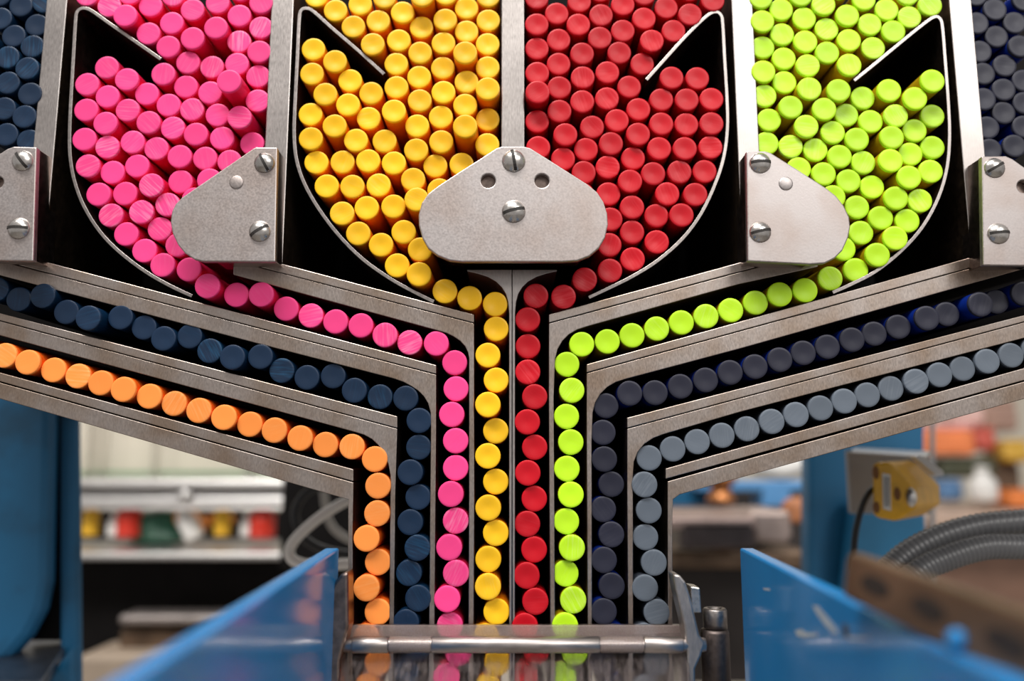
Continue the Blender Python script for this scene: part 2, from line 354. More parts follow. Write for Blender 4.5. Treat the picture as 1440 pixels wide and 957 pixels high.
bracket('steel bracket plate cut off by the frame over the violet blue hopper', rightb,
        [(1381, 220), (1415, 225), (1455, 270), (1460, 370), (1383.5, 372.5)],
        [(1398.5, 236, 15.5, 30), (1404, 328, 16, 4)], (), [(1440, 262, 9.5)])
if cutters:
    dg = bpy.context.evaluated_depsgraph_get()
    for pl in {c[0] for c in cutters}:
        bv = pl.modifiers[0]; name_ = pl.name
        # cut before the edge is rounded
        pl.modifiers.move(0, len(pl.modifiers) - 1)
    dg.update()
    for pl in {c[0] for c in cutters}:
        me = bpy.data.meshes.new_from_object(pl.evaluated_get(bpy.context.evaluated_depsgraph_get()))
        pl.modifiers.clear(); pl.data = me
    for _, c in cutters: bpy.data.objects.remove(c)

# ------------------------------------------------------------------ crayons
R0 = .00398
def crayon_mesh(name, end, side, dish):
    prof = [(0, dish), (.18 * R0, dish * .9), (.4 * R0, dish * .55), (.62 * R0, dish * .2), (.8 * R0, 0), (.95 * R0, 0), (.985 * R0, .0001), (R0, .0003), (R0, .001), (R0, .073), (.62 * R0, .0745), (.3 * R0, .083), (0, .0835)]
    seg = 28; vs = []; fs = []; mi = []; idx = []
    for r, y in prof:
        if r == 0: idx.append([len(vs)]); vs.append((0, y, 0))
        else:
            idx.append(list(range(len(vs), len(vs) + seg)))
            vs += [(r * math.cos(2 * math.pi * k / seg), y, r * math.sin(2 * math.pi * k / seg)) for k in range(seg)]
    for j, (a, b) in enumerate(zip(idx[:-1], idx[1:])):
        for k in range(seg):
            k2 = (k + 1) % seg
            fs.append([a[0], b[k], b[k2]] if len(a) == 1 else [a[k], a[k2], b[0]] if len(b) == 1 else [a[k], a[k2], b[k2], b[k]]); mi.append(0 if j < 8 else 1)
    me = bpy.data.meshes.new(name); me.from_pydata(vs, [], fs); me.materials.append(end); me.materials.append(side)
    for p, i in zip(me.polygons, mi): p.material_index = i; p.use_smooth = True
    bm = bmesh.new(); bm.from_mesh(me); bmesh.ops.recalc_face_normals(bm, faces=bm.faces); bm.to_mesh(me); bm.free()
    return me
def kind(name, word, end, streak, side, dish, rough=.42, s_amt=.5, spec=.3):
    return dict(name=name, word=word, me=crayon_mesh(name, wax(name + '_end', end, streak, rough, s_amt, spec), wax(name + '_side', side, side, .38), dish))  # side colour carries the shade and light bounced between neighbouring sticks
K = {
 'pink': kind('pink_crayon', 'pink', (.97, .062, .27), (1, .42, .6), (.86, .012, .08), .00008, s_amt=.55),
 'yellow': kind('yellow_crayon', 'yellow', (1.0, .56, .014), (1, .66, .12), (.95, .25, .003), .00042, .36, .35),
 'red': kind('red_crayon', 'red', (.56, .004, .014), (.75, .07, .09), (.45, .003, .008), .00032, .4, .5),
 'green': kind('green_crayon', 'green', (.55, .92, .02), (.8, 1, .3), (.52, .34, .006), .00022, .36, .5),
 'navy': kind('dark_blue_crayon', 'dark blue', (.008, .024, .058), (.015, .085, .18), (.003, .022, .06), .0002, .4, .8),
 'violet': kind('violet_blue_crayon', 'violet blue', (.021, .022, .038), (.045, .045, .065), (.004, .022, .22), .0002, .4, .6),
 'orange': kind('orange_crayon', 'orange', (1.0, .31, .062), (1, .5, .2), (.95, .13, .01), .00006, .42, .6),
 'grey': kind('grey_crayon', 'grey', (.125, .15, .185), (.24, .27, .31), (.05, .06, .08), .0001, .42, .5),
}
k_ = 3.5975
def Z(ox, oy, pts): return [(ox + p[0] / k_, oy + p[1] / k_, p[2] if len(p) > 2 else 0) for p in pts]
HOP = {}
HOP['pink'] = Z(0, 0, [(440,-27),(555,30),(630,75,2),(755,25),(660,-30),(875,-25),(973,48),(1100,12),(1215,-50),(1320,12),(1210,78),(868,115),(750,168),(1095,140,1.5),(1320,138),(973,192,1),(1205,207),(850,235),(1310,260),(950,315),(1072,338),(1198,322),(1160,410,7),(825,373),(940,437),(1062,467),(1305,385),(540,340),(440,425),(643,402),(543,487),(740,472),(435,555),(852,530),(970,552),(1300,507),(645,556),(1100,580),(1210,592,3),(532,622),(753,618),(870,645),(426,703),(990,677),(542,742),(670,717),(1122,697),(790,750),(1275,725),(444,838),(908,790),(1037,802),(567,870),(693,838),(1160,815)]) \
 + Z(0, 200, [(765,217,1.5),(912,198),(1050,195),(497,262),(632,258),(845,312),(560,368),(718,355),(638,463),(808,437),(730,547),(897,500),(828,610),(955,642),(1048,725,3),(980,300),(940,405)])
HOP['yellow'] = Z(360, 0, [(305,-20),(402,52),(527,20),(650,-15),(742,62),(845,-25,3),(955,-30),(1065,40),(1175,-20),(492,133),(618,105),(836,137),(957,98),(1175,102),(590,222,1),(722,203),(948,217),(1065,158),(830,265),(1172,222),(709,322),(1058,265,3),(945,342),(1172,340),(290,248),(400,310,1),(825,388),(283,372),(710,440),(475,405),(1065,413),(1172,447,3),(948,465),(350,475),(582,470),(828,507),(1058,530),(465,528),(697,560,2),(275,577),(570,597),(935,590),(1172,603,-2),(397,635,1),(815,635),(1058,637,5),(277,700),(505,708),(650,712),(937,715),(1170,730),(810,757),(305,820),(437,818),(567,812),(697,823),(907,838),(1040,830)]) \
 + Z(360, 200, [(795,190),(930,240),(357,220),(487,222),(620,215),(810,285,3),(435,358),(560,330),(697,322),(517,460),(747,452),(632,517),(830,540),(715,622),(823,665,2),(1050,230),(930,370)])
HOP['red'] = Z(700, 0, [(197,-10),(415,5),(515,-45),(633,22),(740,-30),(852,38),(970,-50),(1088,0),(298,68),(198,122),(523,75),(408,123),(740,92),(973,72),(633,155),(890,155),(308,200),(517,190),(198,245),(778,210,1),(427,270),(615,265),(308,322),(733,318),(555,365),(200,372),(203,460,3),(430,390),(310,442),(665,438),(428,512),(553,497),(712,552),(310,562),(603,608),(202,612),(477,643),(342,683),(710,680),(205,745),(447,757),(573,727),(330,805),(828,503),(957,503),(880,392),(1010,395),(1082,500),(828,625),(955,628),(1082,625),(817,750),(947,750),(1077,743),(685,797),(557,842),(435,880),(670,915),(787,877),(920,868),(1047,866)]) \
 + Z(700, 200, [(560,260),(858,260),(1000,263),(680,327),(570,388),(803,370),(930,367),(680,453),(565,517),(805,503),(683,590),(568,648),(430,250),(320,190)])
HOP['green'] = Z(1040, 0, [(110,-12),(210,47),(310,-25),(425,20),(500,-55),(335,87),(120,108),(212,173),(443,145),(545,78),(630,-5),(660,122),(745,48),(862,85),(850,-30),(965,25),(780,157),(555,202),(333,208),(120,237),(677,242),(225,295),(445,265,1),(347,330,1),(557,327,2.5),(122,362),(228,415),(355,447,2),(127,482),(505,460,2),(632,495),(748,458,2),(255,543,1),(430,550,1.5),(553,577),(965,420,4),(883,500,3),(155,607),(335,643,1),(473,668),(672,610),(790,573,1.5),(977,585),(600,700),(772,693,2),(885,658),(143,720),(260,735),(387,757),(975,745),(510,790),(868,777),(632,823),(755,813,2),(300,850),(968,865),(427,878),(852,898,2),(553,912),(672,945)]) \
 + Z(1040, 200, [(480,270),(595,327),(785,287,1),(913,295),(707,382),(845,402),(620,455),(785,485,1.5),(545,530),(700,565,1),(595,632),(480,400)])
HOP['navy'] = Z(0, 0, [(-10,-20),(110,30),(10,100),(185,125),(58,168),(160,235),(38,285),(137,340),(40,417),(150,475),(20,550),(120,585),(35,680),(140,710),(210,10),(-80,50),(-70,220),(-75,350),(-80,480),(-80,620)])
HOP['violet'] = Z(1040, 0, [(1285,40),(1205,115),(1385,112),(1300,190),(1225,255),(1405,245),(1350,325),(1245,365),(1430,410),(1340,455),(1240,500),(1345,565),(1425,520),(1265,645),(1440,640),(1290,745),(1370,740),(1210,-15),(1440,0)])
# single file tracks, listed from the hopper down; the second list is the upright channel below the bend
TRK = {}
TRK['pink'] = (Z(0, 200, [(1195,770),(1320,768,2)]) + Z(360, 440, [(152,-23),(277,12),(402,42),(530,62),(652,110),(777,148),(912,153)]),
               Z(360, 440, [(1005,250),(1012,382),(990,512),(1010,645),(1010,782),(985,915)]) + Z(360, 691, [(1010,147),(977,282),(1010,417),(970,555),(985,680),(1010,810),(975,935),(1005,1060)]))
TRK['yellow'] = (Z(360, 200, [(955,752),(1080,787)]), Z(360, 200, [(1210,817),(1215,942)]) + Z(360, 440, [(1173,212),(1215,338),(1173,462,1.5),(1213,595),(1173,722),(1213,852)])
               + Z(360, 691, [(1175,82),(1213,208),(1175,345),(1175,482),(1210,615),(1175,735),(1212,860),(1178,985)]))
TRK['red'] = (Z(700, 200, [(440,693),(333,780),(193,775)]), Z(700, 200, [(152,895)]) + Z(700, 440, [(153,167),(152,297),(187,422),(150,550),(187,678),(152,808)])
               + Z(700, 691, [(185,35),(150,163),(183,297),(150,427),(183,562),(150,685),(183,805),(150,930),(183,1050)]))
TRK['green'] = (Z(1040, 200, [(460,687),(333,747),(205,768),(82,810)]) + Z(700, 440, [(1180,-15),(1055,15),(930,47),(805,78),(680,112),(555,143),(425,157)]),
               Z(700, 440, [(350,258),(375,390),(348,522),(370,652),(350,787),(370,917)]) + Z(700, 691, [(347,150),(375,287),(347,422),(373,558),(355,682),(375,805),(345,930),(373,1055)]))
TRK['navy'] = (Z(0, 200, [(-15,745),(88,790),(215,775,1),(335,857),(445,887,3),(610,885)]) + Z(0, 440, [(727,72),(830,127),(955,117),(1060,190),(1175,222,2),(1317,220),(1425,290)])
               + Z(360, 440, [(257,325),(390,318),(497,390),(627,423),(757,430)]),
               Z(360, 440, [(825,543),(823,678),(780,805),(820,930)]) + Z(360, 691, [(780,155),(815,287),(777,415),(810,548),(772,660),(808,785),(770,910),(805,1035)]))
TRK['orange'] = (Z(0, 440, [(-90,185),(25,215),(135,247),(262,285),(393,318),(510,353),(622,385,1),(753,420),(880,457),(1005,492),(1132,527,1),(1262,562),(1387,592)]) + Z(360, 440, [(222,632),(350,665),(485,675)]),
               Z(360, 440, [(600,738),(617,873)]) + Z(360, 691, [(612,110),(560,240,1),(613,357),(563,490,1),(608,612),(565,735),(608,860),(565,985)]))
TRK['violet'] = (Z(1040, 200, [(1425,768),(1300,805,-2),(1235,815,2.5),(1050,868,-1),(950,888,1.5)]) + Z(1040, 440, [(800,70),(685,103),(573,133),(445,170),(325,200),(205,235),(80,270)])
               + Z(700, 440, [(1175,300),(1055,337),(925,370),(797,402),(668,405)]),
               Z(700, 440, [(548,468),(533,603),(540,738),(575,865)]) + Z(700, 691, [(535,90),(575,217),(540,350),(573,480),(545,612),(580,735),(540,860),(578,985)]))
TRK['grey'] = (Z(1040, 440, [(1490,180),(1368,215),(1250,245),(1130,280),(1013,312),(893,345),(775,378),(652,412),(530,445),(410,480),(288,513),(163,548),(45,583)]) + Z(700, 440, [(1135,618),(1010,650),(885,687)]),
               Z(700, 440, [(767,732),(743,867)]) + Z(700, 691, [(765,95),(748,232),(790,358),(750,495),(797,612),(755,735),(795,860),(755,985)]))
ORD = 'zeroth first second third fourth fifth sixth seventh eighth ninth tenth eleventh twelfth thirteenth fourteenth fifteenth sixteenth seventeenth eighteenth nineteenth twentieth'.split()
NUM = 'no one two three four five six seven eight nine ten eleven twelve thirteen'.split()
def half(v):
    h = int(round(abs(v) * 2)); n, r = divmod(h, 2)
    return NUM[n] if not r else ('half' if n == 0 else NUM[n] + '-and-a-half')
# landmark inside each hopper from which its crayons are told apart
MARK = {'pink': (226, 83, "the pink baffle's tip"), 'yellow': (540, 104, "the yellow baffle's tip"), 'red': (909, 112, "the red baffle's tip"), 'green': (1201, 113, "the green baffle's tip"),
        'navy': (32, 226, "the bracket's upper screw"), 'violet': (1398.5, 236, "the bracket's upper screw")}
seen = {}
for col in K:
    k = K[col]; items = []
    for (x, y, p) in HOP.get(col, []): items.append([x, y, p, None])
    sl, up = TRK[col]
    n = len(sl)
    for i, (x, y, p) in enumerate(sl):
        items.append([x, y, p, f"{k['word']} crayon lying {ORD[n - i]} from the bend in the sloping {k['word']} track"])
    for i, (x, y, p) in enumerate(up):
        items.append([x, y, p, f"{k['word']} crayon {ORD[i + 1]} below the bend in the upright {k['word']} channel"])
    pos = []
    for x, y, p, l in items:
        yy = -p * .001 + (random.uniform(-.0004, .0012) if p == 0 else 0)
        q = P(x, y, yy); pos.append([q.x, q.z, yy])
    org = [tuple(q) for q in pos]
    for it in range(90):                    # keep round sticks from sharing space
        for i in range(len(pos)):
            for j in range(i):
                dx = pos[i][0] - pos[j][0]; dz = pos[i][1] - pos[j][1]; d = math.hypot(dx, dz)
                if 1e-7 < d < 2.0 * R0:
                    s = (2.0 * R0 - d) * .5 / d * .7
                    pos[i][0] += dx * s; pos[i][1] += dz * s; pos[j][0] -= dx * s; pos[j][1] -= dz * s
        if it < 60:
            for q, o_ in zip(pos, org): q[0] += (o_[0] - q[0]) * .06; q[1] += (o_[1] - q[1]) * .06
    for (x, y, p, l), (X, Zz, yy) in zip(items, pos):
        if l is None:
            mx, my, mn = MARK[col]; m_ = P(mx, my); dx = (X - m_.x) / (2 * R0); dz = (Zz - m_.z) / (2 * R0)
            W = lambda v: 'half a width' if half(v) == 'half' else half(v) + (' width' if half(v) == 'one' else ' widths')
            vert = abs(dz) >= .25; side_ = abs(dx) >= .25; sd = 'right' if dx > 0 else 'left'; vd = 'above' if dz > 0 else 'below'
            where = f"{W(dz)} {vd} and {half(dx)} {sd} of" if vert and side_ else f"{W(dz)} straight {vd}" if vert else f"{W(dx)} straight {sd} of"
            l = f"{'jutting ' if p >= 3 else ''}{k['word']} crayon {where} {mn}"
            grp = f"{k['word']} crayons heaped in their hopper"
        else: grp = f"{k['word']} crayons queued in single file"
        if l in seen: print('DUP', l)
        seen[l] = 1
        o = bpy.data.objects.new(k['name'], k['me']); C.objects.link(o); o.location = (X, yy, Zz)
        o.rotation_euler = (random.uniform(-.006, .006), random.uniform(0, 6.28), random.uniform(-.006, .006))
        o.rotation_mode = 'XYZ'
        tag(o, l, 'crayon', grp)

# ------------------------------------------------------------------ outlet below: clear cover, rod, arms
cov = prism_w('clear_cover', [P(484, 878, -.0035), P(966, 878, -.0035), P(966, 897, -.0035), P(975, 1030, -.026), P(470, 1030, -.026), P(484, 897, -.0035)], (0, .0014, 0), ACRYL, None, 0)
cov.data.materials[0] = ACRYL
lip = prism_w('cover_lip', [P(484, 879, -.0052), P(966, 879, -.0052), P(966, 898, -.0052), P(484, 898, -.0052)], (0, .0012, 0), HAZY, cov, .0002); lip.location = (0, 0, 0)
tag(cov, 'scratched clear plastic cover across the lower ends of the channels', 'cover')
rod = empty('cross_rod', P(474, 906, -.010)); tag(rod, 'shiny round steel rod running across the channels in front of the cover', 'rod')
a, b_ = P(474, 906, -.010), P(990, 906, -.010)
def rodpart(name, x0, x1, r, m):
    p0 = P(x0, 906, -.010); L_ = P(x1, 906, -.010).x - p0.x
    o = lathe(name, [(r * .9, 0), (r, .0003), (r, L_ - .0003), (r * .9, L_)], m, p0, axis=(1, 0, 0), parent=rod, seg=28); o.location = -rod.location
rodpart('shaft', 470, 992, .0020, ROD)
for x0, x1 in ((496, 547), (607, 843), (905, 960)): rodpart('sleeve', x0, x1, .00235, ROD)
for x0, x1 in ((548, 606), (844, 904)): rodpart('clear_sleeve', x0, x1, .0023, HAZY)
arm = prism('rod_support', [(489, 803), (480, 806), (468, 822), (458, 860), (453, 900), (453, 990), (478, 990), (478, 930), (490, 880)], -.013, -.004, DARKM, None, .0008)
tag(arm, 'dark curved steel arm beside the orange channel holding the rod', 'arm')
ra = empty('rod_support', P(962, 900, -.012)); tag(ra, 'bright edged curved steel arm beside the grey channel holding the rod', 'arm')
prism('arm_plate', [(946, 806), (956, 808), (964, 818), (972, 842), (979, 872), (984, 893), (992, 903), (986, 922), (978, 940), (978, 1000), (966, 1000), (966, 915), (962, 880), (950, 830)], -.012, -.004, STEEL, ra, .0006)
nut = empty('square_nut', P(978, 843, -.006)); 
prism('square_nut_body', [(971, 824), (984, 826), (986.5, 861), (973, 861)], -.008, -.001, CHROME, nut, .0003)
tag(nut, 'small square steel nut on the arm beside the grey channel', 'nut')
cl = empty('clamp_post', P(1008, 990, -.009)); tag(cl, 'dark rounded clamp post topped by a socket head bolt', 'post')
c0 = P(1009, 1000, -.003); zt = P(1009, 884, -.003).z - c0.z; rr = .0042
lathe('post', [(rr, 0), (rr, zt - .001), (rr * .93, zt), (0, zt)], POST, c0, axis=(0, 0, 1), parent=cl).location = -cl.location
c1 = P(1006, 882, -.003); hb = .0056; rb = .0035
bolt = lathe('bolt', [(rb, 0), (rb, hb - .0004), (rb * .9, hb), (rb * .6, hb), (rb * .55, hb - .0015), (0, hb - .0015)], metal('bolt_steel', (.4, .36, .34), .38), c1, axis=(0, 0, 1), parent=cl); bolt.location = -cl.location

# blue side guards running towards the viewer
def guard(label, sgn, pxx):
    Xc = P(pxx, 770, -.008).x; zt0 = P(pxx, 770, -.008).z; zt1 = zt0 * 1.22
    zb0 = P(720, 1050, -.008).z * 1.2; th = .0042 * sgn
    o = prism_w('side_guard', [(Xc, -.008, zt0), (Xc, -.165, zt1), (Xc, -.165, zt1 - .04), (Xc, -.008, zb0)], (th, 0, 0), BLUE, None, .0006)
    tag(o, label, 'guard plate', 'blue side guards')
    return o, Xc
SCUFF = paint('scuffed_paint', (.45, .52, .58), .6, .3, scale=900)
DENT = paint('chipped_paint', (.06, .07, .09), .6, .3)
def scuff(guard_, Xc, sgn, pts, m):
    # a mark lying on the inner face: front elevation places carried onto the plane x = Xc
    w_ = []
    for x, y in pts:
        u, v = (x - 720) / F, (478.5 - y) / F; t_ = (Xc - .00006 * sgn) / u
        w_.append(Vector((Xc - .00006 * sgn, -D + t_ * (cT - v * sT), t_ * (sT + v * cT))))
    prism_w('scuff', w_, (.00005 * sgn, 0, 0), m, guard_, 0).location = (0, 0, 0)
gl, xl = guard('glossy blue side guard plate reflecting two orange crayons', -1, 477)
gr, xr = guard('glossy blue side guard plate with scuffs beside the clamp post', 1, 1040)
for pts in ([(1118, 886), (1126, 884), (1134, 889), (1150, 890), (1149, 894), (1130, 896), (1121, 894)], [(1142, 850), (1150, 852), (1162, 866), (1176, 884), (1178, 891), (1170, 889), (1158, 876), (1147, 860)], [(1192, 894), (1215, 896), (1226, 896), (1214, 899), (1194, 899)], [(1073, 826), (1082, 827), (1083, 830), (1074, 829)]):
    scuff(gr, xr, 1, pts, SCUFF)
scuff(gr, xr, 1, [(1184, 878), (1190, 876), (1194, 886), (1192, 897), (1187, 895)], DENT)

# slotted angle bar outside the guard
def seg_bar(label):
    e = empty('slotted_bar', P(1195, 800, -.075)); tag(e, label, 'bar')
    A0, A1 = P(1190, 775, -.095), P(1470, 872, -.140); B0, B1 = P(1184, 838, -.095), P(1470, 985, -.140)
    ax_ = (A1 - A0); dn = (B0 - A0)
    prism_w('bar_body', [A0 + ax_ * .03, A0 + ax_ * .012 + dn * .06, A0 + dn * .25, B0, B1, A1], (.003, .0015, 0), BROWN, e, .0008)
    q = P(1343, 897, -.124); lathe('blue_plug', [(.0016, 0), (.0016, -.0012), (.001, -.0018), (0, -.0018)], BLUE, q, seg=16, parent=e).location = -e.location
    for f_ in (.2, .5, .85):
        c = A0.lerp(A1, f_) * .52 + B0.lerp(B1, f_) * .48; u = (A1 - A0).normalized(); v = (B0 - A0).normalized()
        pts = [c + u * (.0040 * math.cos(q)) + v * (.0017 * math.sin(q)) + Vector((-.00015, -.0003, 0)) for q in [2 * math.pi * i / 16 for i in range(16)]]
        prism_w('slot', pts, (.0003, .0003, 0), SLOT, e, 0)
seg_bar('brown worn slotted steel bar outside the blue guard plate')

# ------------------------------------------------------------------ things behind, on the left
cab = empty('machine_cabinet', P(0, 957, .13)); tag(cab, 'dark blue painted machine cabinet standing left under the orange track', 'cabinet')
prism('cabinet_body', [(-120, 520), (72, 520), (66, 820), (58, 860), (40, 895), (10, 930), (-120, 960)], .13, .14, BLUED, cab, .004)
prism('cabinet_post', [(83, 520), (106, 520), (110, 1010), (83, 1010)], .14, .146, BLUED, cab, .002)
prism('cabinet_gap_shade', [(55, 520), (95, 520), (95, 900), (45, 900)], .147, .150, BLACK, cab, 0)  # black sheet standing in for the shade between body and post
led = prism_w('cabinet_ledge', [P(-120, 960, .10), P(60, 957, .09), P(108, 886, .17), P(-60, 886, .17)], (0, 0, -.006), metal('ledge_steel', (.18, .2, .24), .4), cab, .001)
prism('cabinet_base', [(-120, 965), (58, 962), (104, 905), (108, 1050), (-120, 1050)], .12, .124, BLUED, cab, .002)

hs = empty('machine_housing', P(430, 800, .66)); tag(hs, 'near black machine housing behind cable loop with added dark backdrop behind bottles', 'housing')
box('housing_side', 392, 560, 640, 800, .40, .02, BLACK, hs, .002); box('dark_backdrop', 60, 718, 500, 765, .62, .02, BLACK, hs, 0); box('dark_backdrop_low', 60, 790, 520, 1000, .64, .02, BLACK, hs, 0)  # last two boxes are sheets added to keep the backdrop dark
fr = empty('window_frame', P(110, 720, .62)); tag(fr, 'pale aluminium frame with upright posts around a cream panel behind the cabinet', 'frame')
for x0, x1 in ((119, 131), (136, 147), (211, 222), (345, 356)): box('post', x0, 520, x1, 675, .62, .02, ALU, fr, .002)
box('panel', 95, 520, 470, 668, .66, .004, CREAM, fr, 0)
box('sill', 95, 662, 470, 668, .64, .01, paint('green_seal', (.25, .42, .25), .6), fr, 0)
rl = empty('conveyor_rail', P(100, 715, .5)); tag(rl, 'twin bright aluminium conveyor rails behind the orange channel', 'rail')
for y0, y1 in ((673, 687), (697, 716)):
    box('rail_profile', 60, y0, 402, y1, .50, .04, ALU, rl, .003)
box('rail_web', 60, 687, 402, 697, .515, .02, GREYP, rl, 0)
lathe('rail_bolt', [(.006, 0), (.006, -.004), (.004, -.006), (0, -.006)], ALU, P(261, 697, .498), parent=rl).location = -rl.location
sh = empty('bench', P(105, 775, .5)); tag(sh, 'low steel bench shelf with dark underside behind the left guard', 'bench')
prism_w('bench_top', [P(60, 777, .46), P(480, 777, .46), P(480, 757, .60), P(60, 757, .60)], (0, 0, -.006), ALU, sh, .002)
box('bench_front', 60, 779, 480, 960, .50, .02, BLACK, sh, 0)
box('lower_rail', 165, 864, 330, 879, .44, .03, metal('dull_rail', (.45, .4, .38), .5), sh, .003)
box('lower_box', 165, 884, 262, 918, .45, .04, BROWN, sh, .004)
box('bench_foot', 100, 922, 420, 1000, .42, .06, paint('tan_board', (.42, .33, .25), .6), sh, .004)
def bottle(label, px, py, h, r, m, capm, cat='bottle', lean=0):
    c = P(px, py, .52); e = empty('bench_bottle', c); tag(e, label, cat, 'small bottles on the bench')
    b1 = lathe('bottle_body', [(r * .9, 0), (r, .002), (r, h * .6), (r * .45, h * .78), (r * .4, h * .8)], m, (0, 0, 0), axis=(0, 0, 1), seg=16, parent=e); b1.location = (0, 0, 0)
    c1_ = lathe('cap', [(r * .5, h * .8), (r * .5, h), (0, h)], capm, (0, 0, 0), axis=(0, 0, 1), seg=16, parent=e); c1_.location = (0, 0, 0)
    e.rotation_euler = (0, lean, 0)
REDP = paint('red_plastic', (.62, .03, .012), .4); YELP = paint('yellow_plastic', (.75, .42, .02), .4); GRNP = paint('green_plastic', (.01, .09, .05), .4); ORAP = paint('orange_plastic', (.85, .28, .02), .4)
bottle('small yellow bottle with red cap nearest the cabinet post', 126, 753, .034, .0075, YELP, REDP)
bottle('short white bottle beside the first red bottle', 161, 754, .022, .007, WHITE, WHITE)
bottle('first red bottle on the bench right of the short white one', 180, 755, .036, .011, REDP, REDP)
bottle('small yellow bottle standing right of the leaning white tube', 312, 753, .034, .0075, YELP, REDP)
bottle('short white bottle beside the second red bottle', 348, 754, .022, .007, WHITE, WHITE)
bottle('second red bottle on the bench near the cable loop', 368, 756, .034, .012, REDP, REDP)
bottle('leaning white tube lying beside the dark green bag', 275, 757, .036, .009, WHITE, WHITE, 'tube', -.5)
def bag(label, name, px, py, sx, sz, m, Y=.54, cat='bag', group=None):
    c = P(px, py, Y); bm = bmesh.new(); bmesh.ops.create_icosphere(bm, subdivisions=3, radius=1)
    rn = random.Random(px)
    ph = [rn.uniform(0, 6.28) for _ in range(4)]
    for v in bm.verts:
        f_ = 1 + .13 * math.sin(3 * v.co.x + ph[0]) * math.cos(4 * v.co.z + ph[1]) + .07 * math.sin(7 * v.co.y + 5 * v.co.x + ph[2])
        v.co = Vector((v.co.x * sx * f_, v.co.y * sx * .7 * f_, max(v.co.z, -.75) * sz * f_))
    me = bpy.data.meshes.new(name); bm.to_mesh(me); bm.free()
    o = link(name, me, m, None, smooth=True); o.location = c; tag(o, label, cat, group)
bag('dark green bag lying on the bench between red bottle and white tube', 'soft_bag', 222, 742, .030, .018, GRNP)
bag('orange bag lying on the bench over the white tube', 'soft_bag', 262, 737, .018, .013, ORAP)
bx_ = box('label_strip', 290, 725, 326, 736, .56, .01, ORAP, None, .001); tag(bx_, 'orange strip hanging under the conveyor rail', 'strip')
# cables by the channel
tag(tube('black_cable', [P(x, y, .14) for x, y in [(470, 676), (446, 683), (424, 700), (415, 723), (423, 750), (445, 768), (480, 778), (520, 780)]], .0022, RUBBER), 'black cable looped behind the blue guard beside the orange channel', 'cable')
tag(tube('white_hose', [P(x, y, .12) for x, y in [(520, 690), (489, 703), (455, 723), (430, 743), (412, 762), (407, 778), (417, 790), (445, 794), (500, 792)]], .0024, paint('white_hose', (.92, .89, .84), .4, .04)), 'white hose curling behind the blue guard beside the orange channel', 'hose')
tag(tube('grey_hose', [P(x, y, .20) for x, y in [(455, 690), (462, 730), (480, 752), (520, 770)]], .0022, paint('grey_hose', (.5, .47, .43), .5)), 'pale grey hose passing inside the black cable loop', 'hose')

# ------------------------------------------------------------------ things behind, on the right
col_ = empty('blue_column', P(1220, 830, .20)); tag(col_, 'blue painted steel column behind the yellow sensor', 'column')
prism('column_face', [(1138, 480), (1301, 480), (1301, 850), (1138, 850)], .22, .235, paint('blue_column_paint', (.014, .17, .36), .45, .2, scale=30), col_, .002)
prism('column_flange', [(1207, 700), (1303, 722), (1303, 850), (1190, 850)], .20, .215, paint('blue_flange', (.02, .19, .38), .4), col_, .002)
vi = empty('machine_vise', P(1030, 800, .36)); tag(vi, 'worn steel vise with dark jaw between grey channel and blue column', 'vise')
prism_w('vise_top', [P(940, 728, .34), P(1062, 728, .34), P(1058, 713, .42), P(935, 713, .42)], (0, 0, -.008), metal('worn_pink_steel', (.5, .38, .35), .45), vi, .002)
box('vise_jaw', 957, 731, 1062, 772, .34, .05, metal('dark_jaw', (.12, .1, .1), .45), vi, .003)
prism('vise_block', [(1052, 718), (1112, 718), (1115, 752), (1108, 766), (1062, 760), (1060, 740)], .37, .44, metal('pale_block', (.55, .44, .4), .45), vi, .003)
box('vise_base', 935, 774, 1140, 800, .38, .06, BROWN, vi, .003)
box('vise_bed', 925, 800, 1150, 960, .42, .06, DARK, vi, 0); box('dark_vise_backing', 900, 712, 1170, 960, .50, .02, DARK, vi, 0)  # second box is a dark backing added to cover the pale wall
bf = empty('blue_bench_frame', P(1080, 715, .6)); tag(bf, 'light blue bench frame with dark gaps behind the vise', 'frame')
BLUEL = paint('light_blue_paint', (.10, .30, .60), .4)
box('frame_beam', 980, 676, 1145, 690, .60, .04, BLUEL, bf, .002); box('frame_leg', 1073, 688, 1112, 715, .60, .04, BLUEL, bf, .002); box('frame_panel', 940, 684, 1010, 716, .64, .03, BLUED, bf, .002); box('frame_back', 1000, 690, 1145, 730, .68, .02, DARK, bf, 0)
tag(lathe('copper_fitting', [(.0, 0), (.012, 0), (.013, .004), (.009, .008), (.009, .016), (.014, .018), (.014, .026), (0, .028)], paint('copper', (.55, .22, .08), .35, metallic=.7), P(1014, 707, .50), axis=(0, 0, 1)), 'copper coloured round fitting standing behind the vise', 'fitting')
bag('copper brown rag lying at the foot of the blue column', 'rag', 1122, 718, .013, .011, paint('rag_brown', (.45, .18, .08), .6), .42, 'rag')
tag(tube('white_pipe', [P(x, y, .7) for x, y in [(1060, 652), (1095, 660), (1118, 655), (1150, 640)]], .012, WHITE), 'thick white pipe behind the light blue bench frame', 'pipe')
